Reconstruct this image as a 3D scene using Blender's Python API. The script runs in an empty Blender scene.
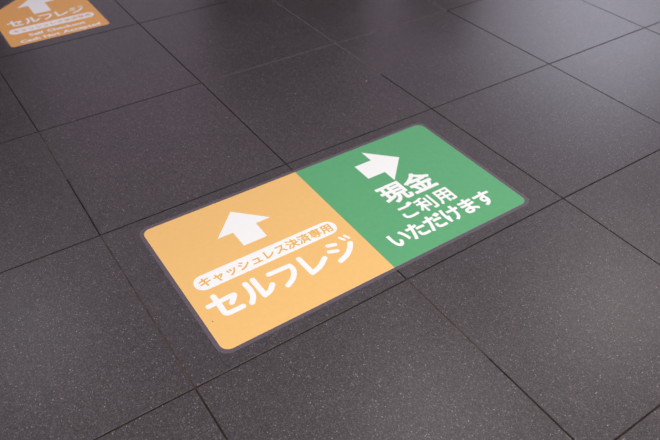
import bpy, bmesh, math
import numpy as np
from mathutils import Vector

# ------------------------------------------------------------------ camera
S = bpy.context.scene
COL = S.collection
cd = bpy.data.cameras.new('camera')
cam = bpy.data.objects.new('camera', cd)
COL.objects.link(cam)
cam.location = (-0.2555, -0.8783, 1.2590)
cam.rotation_euler = (0.85175, -0.013407, -0.595497)
cd.sensor_width = 36.0
cd.lens = 670.7 / 660 * 36.0
cd.clip_start = 0.01
cd.dof.use_dof = True
cd.dof.focus_distance = 1.62
cd.dof.aperture_fstop = 4.5
S.camera = cam

# ------------------------------------------------------------------ light
w = bpy.data.worlds.new('world')
S.world = w
w.use_nodes = True
w.node_tree.nodes['Background'].inputs['Color'].default_value = (0.97, 0.81, 1.0, 1)
w.node_tree.nodes['Background'].inputs['Strength'].default_value = 0.53


def area(name, loc, size, power, color, target=None):
    d = bpy.data.lights.new(name, 'AREA')
    d.shape = 'RECTANGLE'
    d.size, d.size_y = size
    d.energy = power
    d.color = color
    o = bpy.data.objects.new(name, d)
    o.location = loc
    if target is not None:
        o.rotation_euler = (Vector(target) - Vector(loc)).to_track_quat('-Z', 'Y').to_euler()
    COL.objects.link(o)


area('ceiling_light_key', (0.4, -1.3, 2.8), (2.4, 0.6), 80, (0.985, 1.0, 0.88))
area('ceiling_light_middle', (1.75, 0.75, 2.8), (0.9, 0.9), 8, (1.0, 0.96, 0.92))
area('ceiling_light_side', (3.7, 0.75, 2.8), (0.9, 0.9), 13, (1.0, 0.95, 0.90))
area('ceiling_light_left', (-0.25, 3.0, 2.8), (0.6, 0.6), 5, (0.96, 0.98, 1.0))
area('ceiling_light_far', (7.6, 4.1, 2.8), (2.6, 2.6), 95, (0.82, 0.86, 1.0))

S.view_settings.view_transform = 'Standard'
S.view_settings.look = 'None'
S.view_settings.gamma = 1.0
S.view_settings.use_curve_mapping = False
S.view_settings.exposure = 0.0


# ------------------------------------------------------------------ materials
def srgb(r, g, b):
    f = lambda c: c / 12.92 if c <= 0.04045 else ((c + 0.055) / 1.055) ** 2.4
    return (f(r / 255), f(g / 255), f(b / 255), 1.0)


def new_mat(name):
    m = bpy.data.materials.new(name)
    m.use_nodes = True
    nt = m.node_tree
    return m, nt, nt.nodes['Principled BSDF']


def node(nt, kind, **kw):
    n = nt.nodes.new(kind)
    for k, v in kw.items():
        setattr(n, k, v)
    return n


def noise(nt, scale, detail=2.0, rough=0.5):
    tc = node(nt, 'ShaderNodeTexCoord')
    n = node(nt, 'ShaderNodeTexNoise')
    n.inputs['Scale'].default_value = scale
    n.inputs['Detail'].default_value = detail
    n.inputs['Roughness'].default_value = rough
    nt.links.new(tc.outputs['Object'], n.inputs['Vector'])
    return n


def ramp(nt, fac, stops):
    r = node(nt, 'ShaderNodeValToRGB')
    e = r.color_ramp.elements
    while len(e) < len(stops):
        e.new(0.5)
    for i, (p, c) in enumerate(stops):
        e[i].position = p
        e[i].color = c
    nt.links.new(fac, r.inputs['Fac'])
    return r


def mix(nt, mode, fac, a, b):
    m = node(nt, 'ShaderNodeMix', data_type='RGBA', blend_type=mode)
    if hasattr(fac, 'links'):
        nt.links.new(fac, m.inputs['Factor'])
    else:
        m.inputs['Factor'].default_value = fac
    for s, v in (('A', a), ('B', b)):
        sock = [i for i in m.inputs if i.name == s and i.type == 'RGBA'][0]
        if hasattr(v, 'links'):
            nt.links.new(v, sock)
        else:
            sock.default_value = v
    return [o for o in m.outputs if o.type == 'RGBA'][0]


def tile_material(name, base):
    m, nt, b = new_mat(name)
    g = lambda v: (v, v, v, 1)
    # fine mineral grains, each with its own grey
    tc = node(nt, 'ShaderNodeTexCoord')
    gr = node(nt, 'ShaderNodeTexVoronoi')
    gr.inputs['Scale'].default_value = 480
    nt.links.new(tc.outputs['Object'], gr.inputs['Vector'])
    gs = node(nt, 'ShaderNodeSeparateColor')
    nt.links.new(gr.outputs['Color'], gs.inputs['Color'])
    r1 = ramp(nt, gs.outputs['Green'], [(0.0, g(0.42)), (0.75, g(1.0)), (1.0, g(1.85))])
    c = mix(nt, 'MULTIPLY', 1.0, base, r1.outputs['Color'])
    f1 = noise(nt, 330, 2, 0.6)
    # larger soft wear
    f2 = noise(nt, 3.2, 4, 0.6)
    r2 = ramp(nt, f2.outputs['Fac'], [(0.3, g(0.90)), (0.7, g(1.10))])
    c = mix(nt, 'MULTIPLY', 1.0, c, r2.outputs['Color'])
    # scattered pale flecks
    tc = node(nt, 'ShaderNodeTexCoord')
    vo = node(nt, 'ShaderNodeTexVoronoi')
    vo.inputs['Scale'].default_value = 230
    nt.links.new(tc.outputs['Object'], vo.inputs['Vector'])
    rd = ramp(nt, vo.outputs['Distance'], [(0.20, g(1)), (0.38, g(0))])
    sep = node(nt, 'ShaderNodeSeparateColor')
    nt.links.new(vo.outputs['Color'], sep.inputs['Color'])
    rs = ramp(nt, sep.outputs['Red'], [(0.80, g(0)), (0.98, g(0.55)), (1.0, g(1))])
    fl = mix(nt, 'MULTIPLY', 1.0, rd.outputs['Color'], rs.outputs['Color'])
    c = mix(nt, 'MIX', fl, c, (0.38, 0.35, 0.35, 1))
    nt.links.new(c, b.inputs['Base Color'])
    rr = ramp(nt, f2.outputs['Fac'], [(0.3, g(0.30)), (0.7, g(0.32))])
    nt.links.new(rr.outputs['Color'], b.inputs['Roughness'])
    b.inputs['Specular IOR Level'].default_value = 0.5
    bu = node(nt, 'ShaderNodeBump')
    bu.inputs['Strength'].default_value = 0.22
    bu.inputs['Distance'].default_value = 0.0006
    nt.links.new(f1.outputs['Fac'], bu.inputs['Height'])
    nt.links.new(bu.outputs['Normal'], b.inputs['Normal'])
    return m


def vinyl_material(name, base, vary=0.04, rough=0.5, grain=900):
    m, nt, b = new_mat(name)
    g = lambda v: (v, v, v, 1)
    n = noise(nt, 60, 5, 0.75)
    r = ramp(nt, n.outputs['Fac'], [(0.3, g(1 - vary)), (0.7, g(1.0))])
    c = mix(nt, 'MULTIPLY', 1.0, base, r.outputs['Color'])
    nt.links.new(c, b.inputs['Base Color'])
    b.inputs['Roughness'].default_value = rough
    b.inputs['Specular IOR Level'].default_value = 0.3
    n2 = noise(nt, grain, 2, 0.6)
    bu = node(nt, 'ShaderNodeBump')
    bu.inputs['Strength'].default_value = 0.15
    bu.inputs['Distance'].default_value = 0.0002
    nt.links.new(n2.outputs['Fac'], bu.inputs['Height'])
    nt.links.new(bu.outputs['Normal'], b.inputs['Normal'])
    return m


def grout_material(name, a, b_):
    m, nt, b = new_mat(name)
    n = noise(nt, 22, 5, 0.7)
    r = ramp(nt, n.outputs['Fac'], [(0.35, a), (0.65, b_)])
    nt.links.new(r.outputs['Color'], b.inputs['Base Color'])
    b.inputs['Roughness'].default_value = 0.85
    b.inputs['Specular IOR Level'].default_value = 0.15
    return m


M_TILE = tile_material('dark_stone_tile', (0.054, 0.047, 0.049, 1))
M_GDARK = grout_material('dark_grout', (0.010, 0.007, 0.006, 1), (0.036, 0.026, 0.020, 1))
M_GBROWN = grout_material('dusty_brown_grout', (0.040, 0.030, 0.025, 1), (0.085, 0.066, 0.054, 1))
M_GPALE = grout_material('pale_filled_grout', (0.085, 0.070, 0.076, 1), (0.110, 0.095, 0.100, 1))
M_ORANGE = vinyl_material('orange_vinyl', (0.83, 0.515, 0.175, 1))
M_ORANGE_FAR = vinyl_material('darker_orange_vinyl', (0.78, 0.405, 0.12, 1), 0.08)  # darker, deeper orange for the far sticker
M_ORANGE_INK = vinyl_material('orange_ink', (0.80, 0.45, 0.085, 1))
M_GREEN = vinyl_material('green_vinyl', (0.105, 0.400, 0.175, 1), 0.10)
M_WHITE = vinyl_material('white_print', (0.86, 0.885, 0.86, 1), 0.02)


def film_material():
    m, nt, b = new_mat('clear_laminate')
    b.inputs['Base Color'].default_value = (0.19, 0.155, 0.19, 1)
    b.inputs['Roughness'].default_value = 0.38
    b.inputs['Alpha'].default_value = 0.5
    return m


M_FILM = film_material()


# ------------------------------------------------------------------ helpers
def link_mesh(name, me, mats, parent=None, loc=(0, 0, 0)):
    for m in mats:
        me.materials.append(m)
    o = bpy.data.objects.new(name, me)
    COL.objects.link(o)
    o.location = loc
    if parent:
        o.parent = parent
    return o


def thing(name, label, cat, loc, group=None):
    o = bpy.data.objects.new(name, None)
    o.empty_display_size = 0.1
    COL.objects.link(o)
    o.location = loc
    o['label'] = label
    o['category'] = cat
    if group:
        o['group'] = group
    return o


def slab(name, outline, z0, z1, mat, parent, label=None):
    """a thin sheet of real thickness from an outline"""
    bm = bmesh.new()
    f = bm.faces.new([bm.verts.new((x, y, z1)) for x, y in outline])
    f.normal_update()
    if f.normal.z < 0:
        f.normal_flip()
    top = list(f.verts)
    low = [bm.verts.new((v.co.x, v.co.y, z0)) for v in top]
    n = len(top)
    for i in range(n):
        bm.faces.new((top[i], low[i], low[(i + 1) % n], top[(i + 1) % n]))
    me = bpy.data.meshes.new(name)
    bm.to_mesh(me)
    bm.free()
    o = link_mesh(name, me, [mat], parent)
    if label:
        o['label'] = label
    return o


def rounded(corners, n=10):
    """closed outline from (x, y, radius) corners"""
    out = []
    k = len(corners)
    for i in range(k):
        p = Vector(corners[i][:2])
        r = corners[i][2]
        a = Vector(corners[i - 1][:2]) - p
        b = Vector(corners[(i + 1) % k][:2]) - p
        if r <= 0:
            out.append(tuple(p))
            continue
        a.normalize()
        b.normalize()
        half = a.angle(b) / 2
        d = r / math.tan(half)
        c = p + (a + b).normalized() * (r / math.sin(half))
        s = p + a * d - c
        e = p + b * d - c
        a0 = math.atan2(s.y, s.x)
        a1 = math.atan2(e.y, e.x)
        da = (a1 - a0 + math.pi) % (2 * math.pi) - math.pi
        for j in range(n + 1):
            t = a0 + da * j / n
            out.append((c.x + r * math.cos(t), c.y + r * math.sin(t)))
    return out


def smooth_line(pts, corner):
    """Catmull-Rom through the points; corner lists the indices kept sharp"""
    if len(pts) < 3:
        return pts
    out = [pts[0]]
    for i in range(len(pts) - 1):
        p1, p2 = Vector(pts[i]), Vector(pts[i + 1])
        p0 = Vector(pts[i - 1]) if i > 0 and i not in corner else p1 * 2 - p2
        p3 = Vector(pts[i + 2]) if i + 2 < len(pts) and (i + 1) not in corner else p2 * 2 - p1
        for j in range(1, 7):
            t = j / 6
            q = 0.5 * ((2 * p1) + (p2 - p0) * t + (2 * p0 - 5 * p1 + 4 * p2 - p3) * t * t
                       + (3 * p1 - p0 - 3 * p2 + p3) * t ** 3)
            out.append((q.x, q.y))
    return out


def region_into(bm, dist, x0, y0, x1, y1, step, z):
    """flat print covering every place where dist(X, Y) < 0 (marching squares)"""
    nx, ny = int((x1 - x0) / step) + 2, int((y1 - y0) / step) + 2
    gx = x0 + np.arange(nx) * step
    gy = y0 + np.arange(ny) * step
    X, Y = np.meshgrid(gx, gy)
    D = dist(X, Y)
    D[np.abs(D) < step * 0.02] = step * 0.02
    I = D < 0
    full = I[:-1, :-1] & I[1:, :-1] & I[:-1, 1:] & I[1:, 1:]
    part = (I[:-1, :-1] | I[1:, :-1] | I[:-1, 1:] | I[1:, 1:]) & ~full
    for j in range(ny - 1):
        row = full[j]
        i = 0
        while i < nx - 1:
            if row[i]:
                k = i
                while k < nx - 1 and row[k]:
                    k += 1
                bm.faces.new([bm.verts.new(q) for q in ((gx[i], gy[j], z), (gx[k], gy[j], z), (gx[k], gy[j + 1], z), (gx[i], gy[j + 1], z))])
                i = k
            else:
                i += 1
    for j, i in zip(*np.nonzero(part)):
        cs = [(i, j), (i + 1, j), (i + 1, j + 1), (i, j + 1)]
        poly = []
        for k in range(4):
            (ia, ja), (ib, jb) = cs[k], cs[(k + 1) % 4]
            da, db = D[ja, ia], D[jb, ib]
            if da < 0:
                poly.append((gx[ia], gy[ja]))
            if (da < 0) != (db < 0):
                t = da / (da - db)
                poly.append((gx[ia] + (gx[ib] - gx[ia]) * t, gy[ja] + (gy[jb] - gy[ja]) * t))
        if len(poly) > 2:
            bm.faces.new([bm.verts.new((px, py, z)) for px, py in poly])


def seg_dist(X, Y, a, b):
    dx, dy = b[0] - a[0], b[1] - a[1]
    L = dx * dx + dy * dy
    t = np.clip(((X - a[0]) * dx + (Y - a[1]) * dy) / L, 0, 1) if L > 1e-14 else 0
    return np.hypot(X - a[0] - t * dx, Y - a[1] - t * dy)


def strokes_into(bm, strokes, z, step=0.0006):
    """printed round-ended pen strokes: (points, corner indices, width)"""
    lines = [(smooth_line(p, c), w_) for p, c, w_ in strokes]
    allp = [q for l, _ in lines for q in l]
    m = max(w_ for _, w_ in lines)

    def dist(X, Y):
        D = np.full(X.shape, 1.0)
        for l, w_ in lines:
            for a, b in zip(l, l[1:]):
                D = np.minimum(D, seg_dist(X, Y, a, b) - w_ / 2)
        return D
    xs, ys = [q[0] for q in allp], [q[1] for q in allp]
    region_into(bm, dist, min(xs) - m, min(ys) - m, max(xs) + m, max(ys) + m, step, z)


GLYPH = {}


def glyph_shape(ch):
    """triangles and boundary edges of one character at size 1"""
    if ch in GLYPH:
        return GLYPH[ch]
    c = bpy.data.curves.new('glyph', 'FONT')
    c.body = ch
    c.size = 1
    c.resolution_u = 4
    o = bpy.data.objects.new('glyph', c)
    COL.objects.link(o)
    bpy.context.view_layer.update()
    me = bpy.data.meshes.new_from_object(o.evaluated_get(bpy.context.evaluated_depsgraph_get()))
    V = [(v.co.x, v.co.y) for v in me.vertices]
    tris, count = [], {}
    for p in me.polygons:
        vs = list(p.vertices)
        for k in range(1, len(vs) - 1):
            tris.append((V[vs[0]], V[vs[k]], V[vs[k + 1]]))
        for k in range(len(vs)):
            e = tuple(sorted((vs[k], vs[(k + 1) % len(vs)])))
            count[e] = count.get(e, 0) + 1
    edges = [(V[a], V[b]) for (a, b), n in count.items() if n == 1]
    bpy.data.objects.remove(o)
    bpy.data.curves.remove(c)
    bpy.data.meshes.remove(me)
    GLYPH[ch] = (tris, edges)
    return GLYPH[ch]


def glyphs_into(bm, items, z, bold, cells=110, stretch=1.0):
    """items: (character, origin x, baseline y, em size); bold widens every line by that share of the em"""
    for ch, x, y, em in items:
        tris, edges = glyph_shape(ch)
        xs = [q[0] for e in edges for q in e]
        ys = [q[1] for e in edges for q in e]

        def dist(X, Y):
            U, V = (X - x) / em / stretch, (Y - y) / em
            D = np.full(X.shape, 9.0)
            for a, b in edges:
                D = np.minimum(D, seg_dist(U, V, a, b))
            inside = np.zeros(X.shape, bool)
            for a, b, c in tris:
                s1 = (b[0] - a[0]) * (V - a[1]) - (b[1] - a[1]) * (U - a[0])
                s2 = (c[0] - b[0]) * (V - b[1]) - (c[1] - b[1]) * (U - b[0])
                s3 = (a[0] - c[0]) * (V - c[1]) - (a[1] - c[1]) * (U - c[0])
                inside |= ((s1 >= 0) & (s2 >= 0) & (s3 >= 0)) | ((s1 <= 0) & (s2 <= 0) & (s3 <= 0))
            return (np.where(inside, -D, D) - bold) * em
        m = (bold + 0.03) * em
        region_into(bm, dist, x + min(xs) * em * stretch - m, y + min(ys) * em - m,
                    x + max(xs) * em * stretch + m, y + max(ys) * em + m, em / cells, z)


def finish(name, bm, mat, parent, label=None):
    me = bpy.data.meshes.new(name)
    bm.to_mesh(me)
    bm.free()
    o = link_mesh(name, me, [mat], parent)
    if label:
        o['label'] = label
    return o


# ------------------------------------------------------------------ the tiled floor
T = 0.6
I0, I1, J0, J1 = -7, 12, -6, 14
# small laying errors of the joints, in metres
SHIFT = {(0, 1): (-0.001, -0.0025), (0, 0): (0.0, 0.0), (1, 0): (0.0005, 0.0), (2, 0): (0.0015, 0.003),
         (3, 2): (-0.004, -0.009), (2, 2): (-0.002, -0.004), (0, 2): (0.005, 0.002), (1, 3): (-0.004, -0.002),
         (3, 1): (0.003, 0.0), (1, 2): (0.0, 0.002)}


def nodept(i, j):
    d = SHIFT.get((i, j), (0, 0))
    return Vector((i * T + d[0], j * T + d[1], 0))


# joints that are filled with dust: (axis, i, j) -> slot; u runs along x, v along y
BROWN = {('v', 0, 0), ('v', 0, 0.5), ('v', 0, 1.5), ('v', 1, -0.5)}
PALE = {('u', 1, 2), ('u', 2, 2), ('v', 2, 2), ('v', 2, 2.5), ('v', 3, 2), ('v', 2, 1.5)}
bm = bmesh.new()
GW, CH, DP = 0.0023, 0.0004, 0.0012
for i in range(I0, I1):
    for j in range(J0, J1):
        c = [nodept(i, j), nodept(i + 1, j), nodept(i + 1, j + 1), nodept(i, j + 1)]
        sg = [(1, 1), (-1, 1), (-1, -1), (1, -1)]
        h = ((i * 7 + j * 13) % 5 - 2) * 0.00008      # tiles are never laid perfectly flush
        rings = []
        for ins, z in ((GW, -DP), (GW, -CH * 0.5 + h), (GW + CH, h)):
            rings.append([bm.verts.new((c[k].x + sg[k][0] * ins, c[k].y + sg[k][1] * ins, z)) for k in range(4)])
        for a, b in zip(rings, rings[1:]):
            for k in range(4):
                bm.faces.new((a[k], a[(k + 1) % 4], b[(k + 1) % 4], b[k])).material_index = 0
        bm.faces.new(rings[-1]).material_index = 0
for i in range(I0, I1):
    for j in range(J0, J1 + 1):
        a, b = nodept(i, j), nodept(i + 1, j)
        key = ('u', i, j)
        s = 2 if key in BROWN else 3 if key in PALE else 1
        z = -0.0001 if s == 3 else -0.0004 if s == 2 else -0.0009
        f = bm.faces.new([bm.verts.new(q) for q in ((a.x, a.y - 0.0027, z), (b.x, b.y - 0.0027, z),
                                                    (b.x, b.y + 0.0027, z), (a.x, a.y + 0.0027, z))])
        f.material_index = s
for i in range(I0, I1 + 1):
    for j in range(2 * J0, 2 * J1):       # each joint in two halves, as the dust fills only part of some
        j0, half = divmod(j, 2)
        p0, p1 = nodept(i, j0), nodept(i, j0 + 1)
        a, b = p0.lerp(p1, half / 2), p0.lerp(p1, half / 2 + 0.5)
        key = ('v', i, j / 2)
        s = 2 if key in BROWN else 3 if key in PALE else 1
        z = -0.00011 if s == 3 else -0.0004 if s == 2 else -0.00091
        f = bm.faces.new([bm.verts.new(q) for q in ((a.x - 0.0027, a.y, z), (a.x + 0.0027, a.y, z),
                                                    (b.x + 0.0027, b.y, z), (b.x - 0.0027, b.y, z))])
        f.material_index = s
me = bpy.data.meshes.new('floor')
bm.to_mesh(me)
bm.free()
floor = link_mesh('floor', me, [M_TILE, M_GDARK, M_GBROWN, M_GPALE])
floor['kind'] = 'structure'

# ------------------------------------------------------------------ unseen dark panels past the frame, added for dark floor reflections
def reflected_panel(name, az, dist, wide, deep, tall):
    a = math.radians(az)
    m, nt, b = new_mat(name + '_laminate')
    n = noise(nt, 14, 3, 0.5)
    r = ramp(nt, n.outputs['Fac'], [(0.3, (0.012, 0.008, 0.010, 1)), (0.7, (0.020, 0.014, 0.017, 1))])
    nt.links.new(r.outputs['Color'], b.inputs['Base Color'])
    b.inputs['Roughness'].default_value = 0.5
    bm = bmesh.new()
    bmesh.ops.create_cube(bm, size=1)
    bmesh.ops.scale(bm, vec=(deep, wide, tall), verts=bm.verts)
    bmesh.ops.translate(bm, vec=(0, 0, tall / 2), verts=bm.verts)
    bmesh.ops.bevel(bm, geom=list(bm.edges), offset=0.012, segments=3, affect='EDGES')
    me = bpy.data.meshes.new(name)
    bm.to_mesh(me)
    bm.free()
    o = link_mesh(name, me, [m], None, (-0.26 + dist * math.cos(a), -0.88 + dist * math.sin(a), 0.0002))
    o.rotation_euler = (0, 0, a)
    o['kind'] = 'structure'


reflected_panel('reflected_panel_back', 59.5, 4.6, 1.15, 0.12, 1.5)
reflected_panel('reflected_panel_left', 104.0, 5.2, 4.2, 0.12, 2.6)
reflected_panel('reflected_panel_right', 46.0, 4.6, 0.5, 0.12, 0.85)

# ------------------------------------------------------------------ printing shared by both stickers
KATA = [  # the big round katakana, measured from the lower left corner of the orange field
    ([(0.0321, 0.1462), (0.0653, 0.1470), (0.0985, 0.1487), (0.1020, 0.1440), (0.0870, 0.1268)], (), 0.0150),
    ([(0.0569, 0.1700), (0.0575, 0.1409), (0.0570, 0.1124), (0.0600, 0.1030), (0.0690, 0.1008), (0.1045, 0.1009)], (), 0.0155),
    ([(0.1442, 0.1640), (0.1455, 0.1402), (0.1415, 0.1170), (0.1292, 0.0990)], (), 0.0155),
    ([(0.1675, 0.1667), (0.1685, 0.1030), (0.1863, 0.1091), (0.2021, 0.1246)], (1,), 0.0155),
    ([(0.2119, 0.1605), (0.2740, 0.1585), (0.2755, 0.1450), (0.2700, 0.1290), (0.2550, 0.1120), (0.2345, 0.1000)], (1,), 0.0150),
    ([(0.3079, 0.1660), (0.3110, 0.1025), (0.3396, 0.1117), (0.3674, 0.1307)], (1,), 0.0155),
    ([(0.4001, 0.1657), (0.4203, 0.1595)], (), 0.0130),
    ([(0.3910, 0.1440), (0.4115, 0.1358)], (), 0.0130),
    ([(0.4594, 0.1420), (0.4450, 0.1244), (0.4245, 0.1088), (0.3981, 0.0986)], (), 0.0155),
    ([(0.4464, 0.1748), (0.4529, 0.1610)], (), 0.0080),
    ([(0.4622, 0.1750), (0.4682, 0.1610)], (), 0.0080),
]


def katakana(parent, x0, y0, sc, z, rx=0.0321, ry=0.0976, heavy=1.0, label=None):
    bm = bmesh.new()
    strokes_into(bm, [([(x0 + (x - rx) * sc, y0 + (y - ry) * sc) for x, y in pts], corner, wd * sc * heavy)
                      for pts, corner, wd in KATA], z)
    return finish('title_lettering', bm, M_WHITE, parent, label)


CAPTION = 'キャッシュレス決済専用'


def caption(parent, x0, pitch, base, em, z, mat, bold=0.012):
    bm = bmesh.new()
    glyphs_into(bm, [(c, x0 + k * pitch, base, em) for k, c in enumerate(CAPTION)], z, bold)
    return finish('caption_lettering', bm, mat, parent)


Z1, Z2, Z3, Z4 = 0.00060, 0.00075, 0.00085, 0.00095

# ------------------------------------------------------------------ the two-colour sticker
W, H, R = 0.5020, 0.4970, 0.024
sign = thing('floor_sign', 'large rectangular floor sticker, half orange with up arrow and half green with right arrow',
             'floor sign', (0.0985, 0.051, 0))
B = 0.0115
film = slab('clear_border', rounded([(-B, -B, 0.032), (2 * W + B, -B, 0.032), (2 * W + B, H + B, 0.032), (-B, H + B, 0.032)]),
            0.0003, 0.0005, M_FILM, sign, 'clear laminated border around the printed sheet')
orange = slab('orange_panel', rounded([(0, 0, R), (W, 0, 0), (W, H, 0), (0, H, R)]), 0.0003, Z1, M_ORANGE, sign,
              'orange half of the sticker')
green = slab('green_panel', rounded([(W, 0, 0), (2 * W, 0, R), (2 * W, H, R), (W, H, 0)]), 0.0003, Z1, M_GREEN, sign,
             'green half of the sticker')


def up_arrow(cx, tip, barb, foot, hw, sw, parent, z0, label=None):
    pts = [(cx, tip), (cx - hw, barb), (cx - sw, barb), (cx - sw, foot), (cx + sw, foot), (cx + sw, barb), (cx + hw, barb)]
    return slab('arrow', pts, z0, z0 + 0.0001, M_WHITE, parent, label)


up_arrow(0.2470, 0.4388, 0.3553, 0.2920, 0.0838, 0.0362, sign, Z1 - 0.00002, 'white arrow pointing up on the orange half')
ga = [(0.3219, 0.3822), (0.2360, 0.4680), (0.2360, 0.4184), (0.1728, 0.4184), (0.1728, 0.3458), (0.2360, 0.3458), (0.2360, 0.2967)]
slab('arrow', [(x + W - 0.002, y) for x, y in ga], Z1 - 0.00002, Z1 + 0.00008, M_WHITE, sign,
     'white arrow pointing right on the green half')
band = slab('caption_band', rounded([(0.0325, 0.1995, 0.027), (0.4675, 0.1995, 0.027), (0.4675, 0.2545, 0.027), (0.0325, 0.2545, 0.027)]),
            Z1 - 0.00002, Z2, M_WHITE, sign, 'white round-ended band')
caption(sign, 0.0435, 0.0375, 0.2128, 0.0368, Z3, M_ORANGE_INK, 0.025)
katakana(sign, 0.0321, 0.0976, 1.0, Z2)

GX = W - 0.002
bm = bmesh.new()
glyphs_into(bm, [('現', GX + 0.1515, 0.2150, 0.0925), ('金', GX + 0.2455, 0.2130, 0.0955)], Z2, 0.032)
finish('cash_lettering', bm, M_WHITE, sign, 'two large white characters')
bm = bmesh.new()
glyphs_into(bm, [('ご', GX + 0.1440, 0.1360, 0.0670), ('利', GX + 0.2125, 0.1338, 0.0650), ('用', GX + 0.2820, 0.1338, 0.0670)], Z2, 0.028)
glyphs_into(bm, [(c, GX + 0.0485 + k * 0.0644, 0.0570, 0.0685) for k, c in enumerate('いただけます')], Z2, 0.034)
finish('message_lettering', bm, M_WHITE, sign, 'two smaller white lines of characters')

# ------------------------------------------------------------------ the house-shaped sticker further off
far = thing('floor_sign', 'smaller orange floor sticker with a peaked top and English words, upper left corner',
            'floor sign', (0.0895, 1.8585, 0))
FW, FS, FA = 0.405, 0.345, 0.515
b2 = 0.0075
slab('clear_border', rounded([(-b2, -b2, 0.02), (FW + b2, -b2, 0.02), (FW + b2, FS + b2 * 0.5, 0.02), (FW / 2, FA + b2 * 1.3, 0.02), (-b2, FS + b2 * 0.5, 0.02)]),
     0.0003, 0.0005, M_FILM, far, 'clear laminated border around the printed sheet')
slab('orange_panel', rounded([(0, 0, 0.014), (FW, 0, 0.014), (FW, FS, 0.012), (FW / 2, FA, 0.012), (0, FS, 0.012)]),
     0.0003, Z1, M_ORANGE_FAR, far)
up_arrow(0.2005, 0.4490, 0.3650, 0.2660, 0.0830, 0.0365, far, Z1 - 0.00002)
katakana(far, 0.0420, 0.1880, 0.735, Z2, heavy=0.95)
slab('caption_band', rounded([(0.0250, 0.1090, 0.0255), (0.3800, 0.1090, 0.0255), (0.3800, 0.1620, 0.0255), (0.0250, 0.1620, 0.0255)]),
     Z1 - 0.00002, Z2, M_WHITE, far, 'white round-ended band')
caption(far, 0.0390, 0.0300, 0.1240, 0.0295, Z3, M_ORANGE_FAR, 0.016)


def english(text, x0, x1, base, em, parent, name):
    """lay the words out letter by letter between x0 and x1"""
    x, items = 0.0, []
    for ch in text:
        if ch == ' ':
            x += 0.34
            continue
        xs = [q[0] for e in glyph_shape(ch)[1] for q in e]
        items.append((ch, x - min(xs)))
        x += max(xs) - min(xs) + 0.11
    k = (x1 - x0) / ((x - 0.11) * em)
    bm = bmesh.new()
    glyphs_into(bm, [(ch, x0 + gx * em * k, base, em) for ch, gx in items], Z2, 0.044, 60, k)
    return finish(name, bm, M_WHITE, parent)


english('Self Checkout', 0.0900, 0.3200, 0.0625, 0.0335, far, 'english_lettering')
english('Cash Not Accepted', 0.0440, 0.3700, 0.0175, 0.0335, far, 'english_lettering')


# ------------------------------------------------------------------ crumbs of grit
def crumb(name, label, loc, size, color, seed):
    import random
    rnd = random.Random(seed)
    m, nt, b = new_mat(name + '_surface')
    n = noise(nt, 400, 2, 0.6)
    r = ramp(nt, n.outputs['Fac'], [(0.3, tuple(c * 0.8 for c in color[:3]) + (1,)), (0.7, color)])
    nt.links.new(r.outputs['Color'], b.inputs['Base Color'])
    b.inputs['Roughness'].default_value = 0.8
    bm = bmesh.new()
    bmesh.ops.create_icosphere(bm, subdivisions=2, radius=size / 2)
    for v in bm.verts:
        v.co *= rnd.uniform(0.78, 1.12)
        v.co.z = max(v.co.z * 0.6, -size * 0.2)
    low = min(v.co.z for v in bm.verts)
    for v in bm.verts:
        v.co.z -= low
    me = bpy.data.meshes.new(name)
    bm.to_mesh(me)
    bm.free()
    o = link_mesh(name, me, [m], None, loc)
    o['label'] = label
    o['category'] = 'crumb'


crumb('grit_crumb', 'tiny dark grit crumb on the orange half, below the first big white character', (0.1177, 0.1489, Z1), 0.0030, (0.10, 0.055, 0.03, 1), 3)
crumb('pale_crumb', 'tiny pale crumb on the dark tile above the green half', (1.1209, 0.8798, 0.0001), 0.0050, (0.62, 0.56, 0.60, 1), 5)
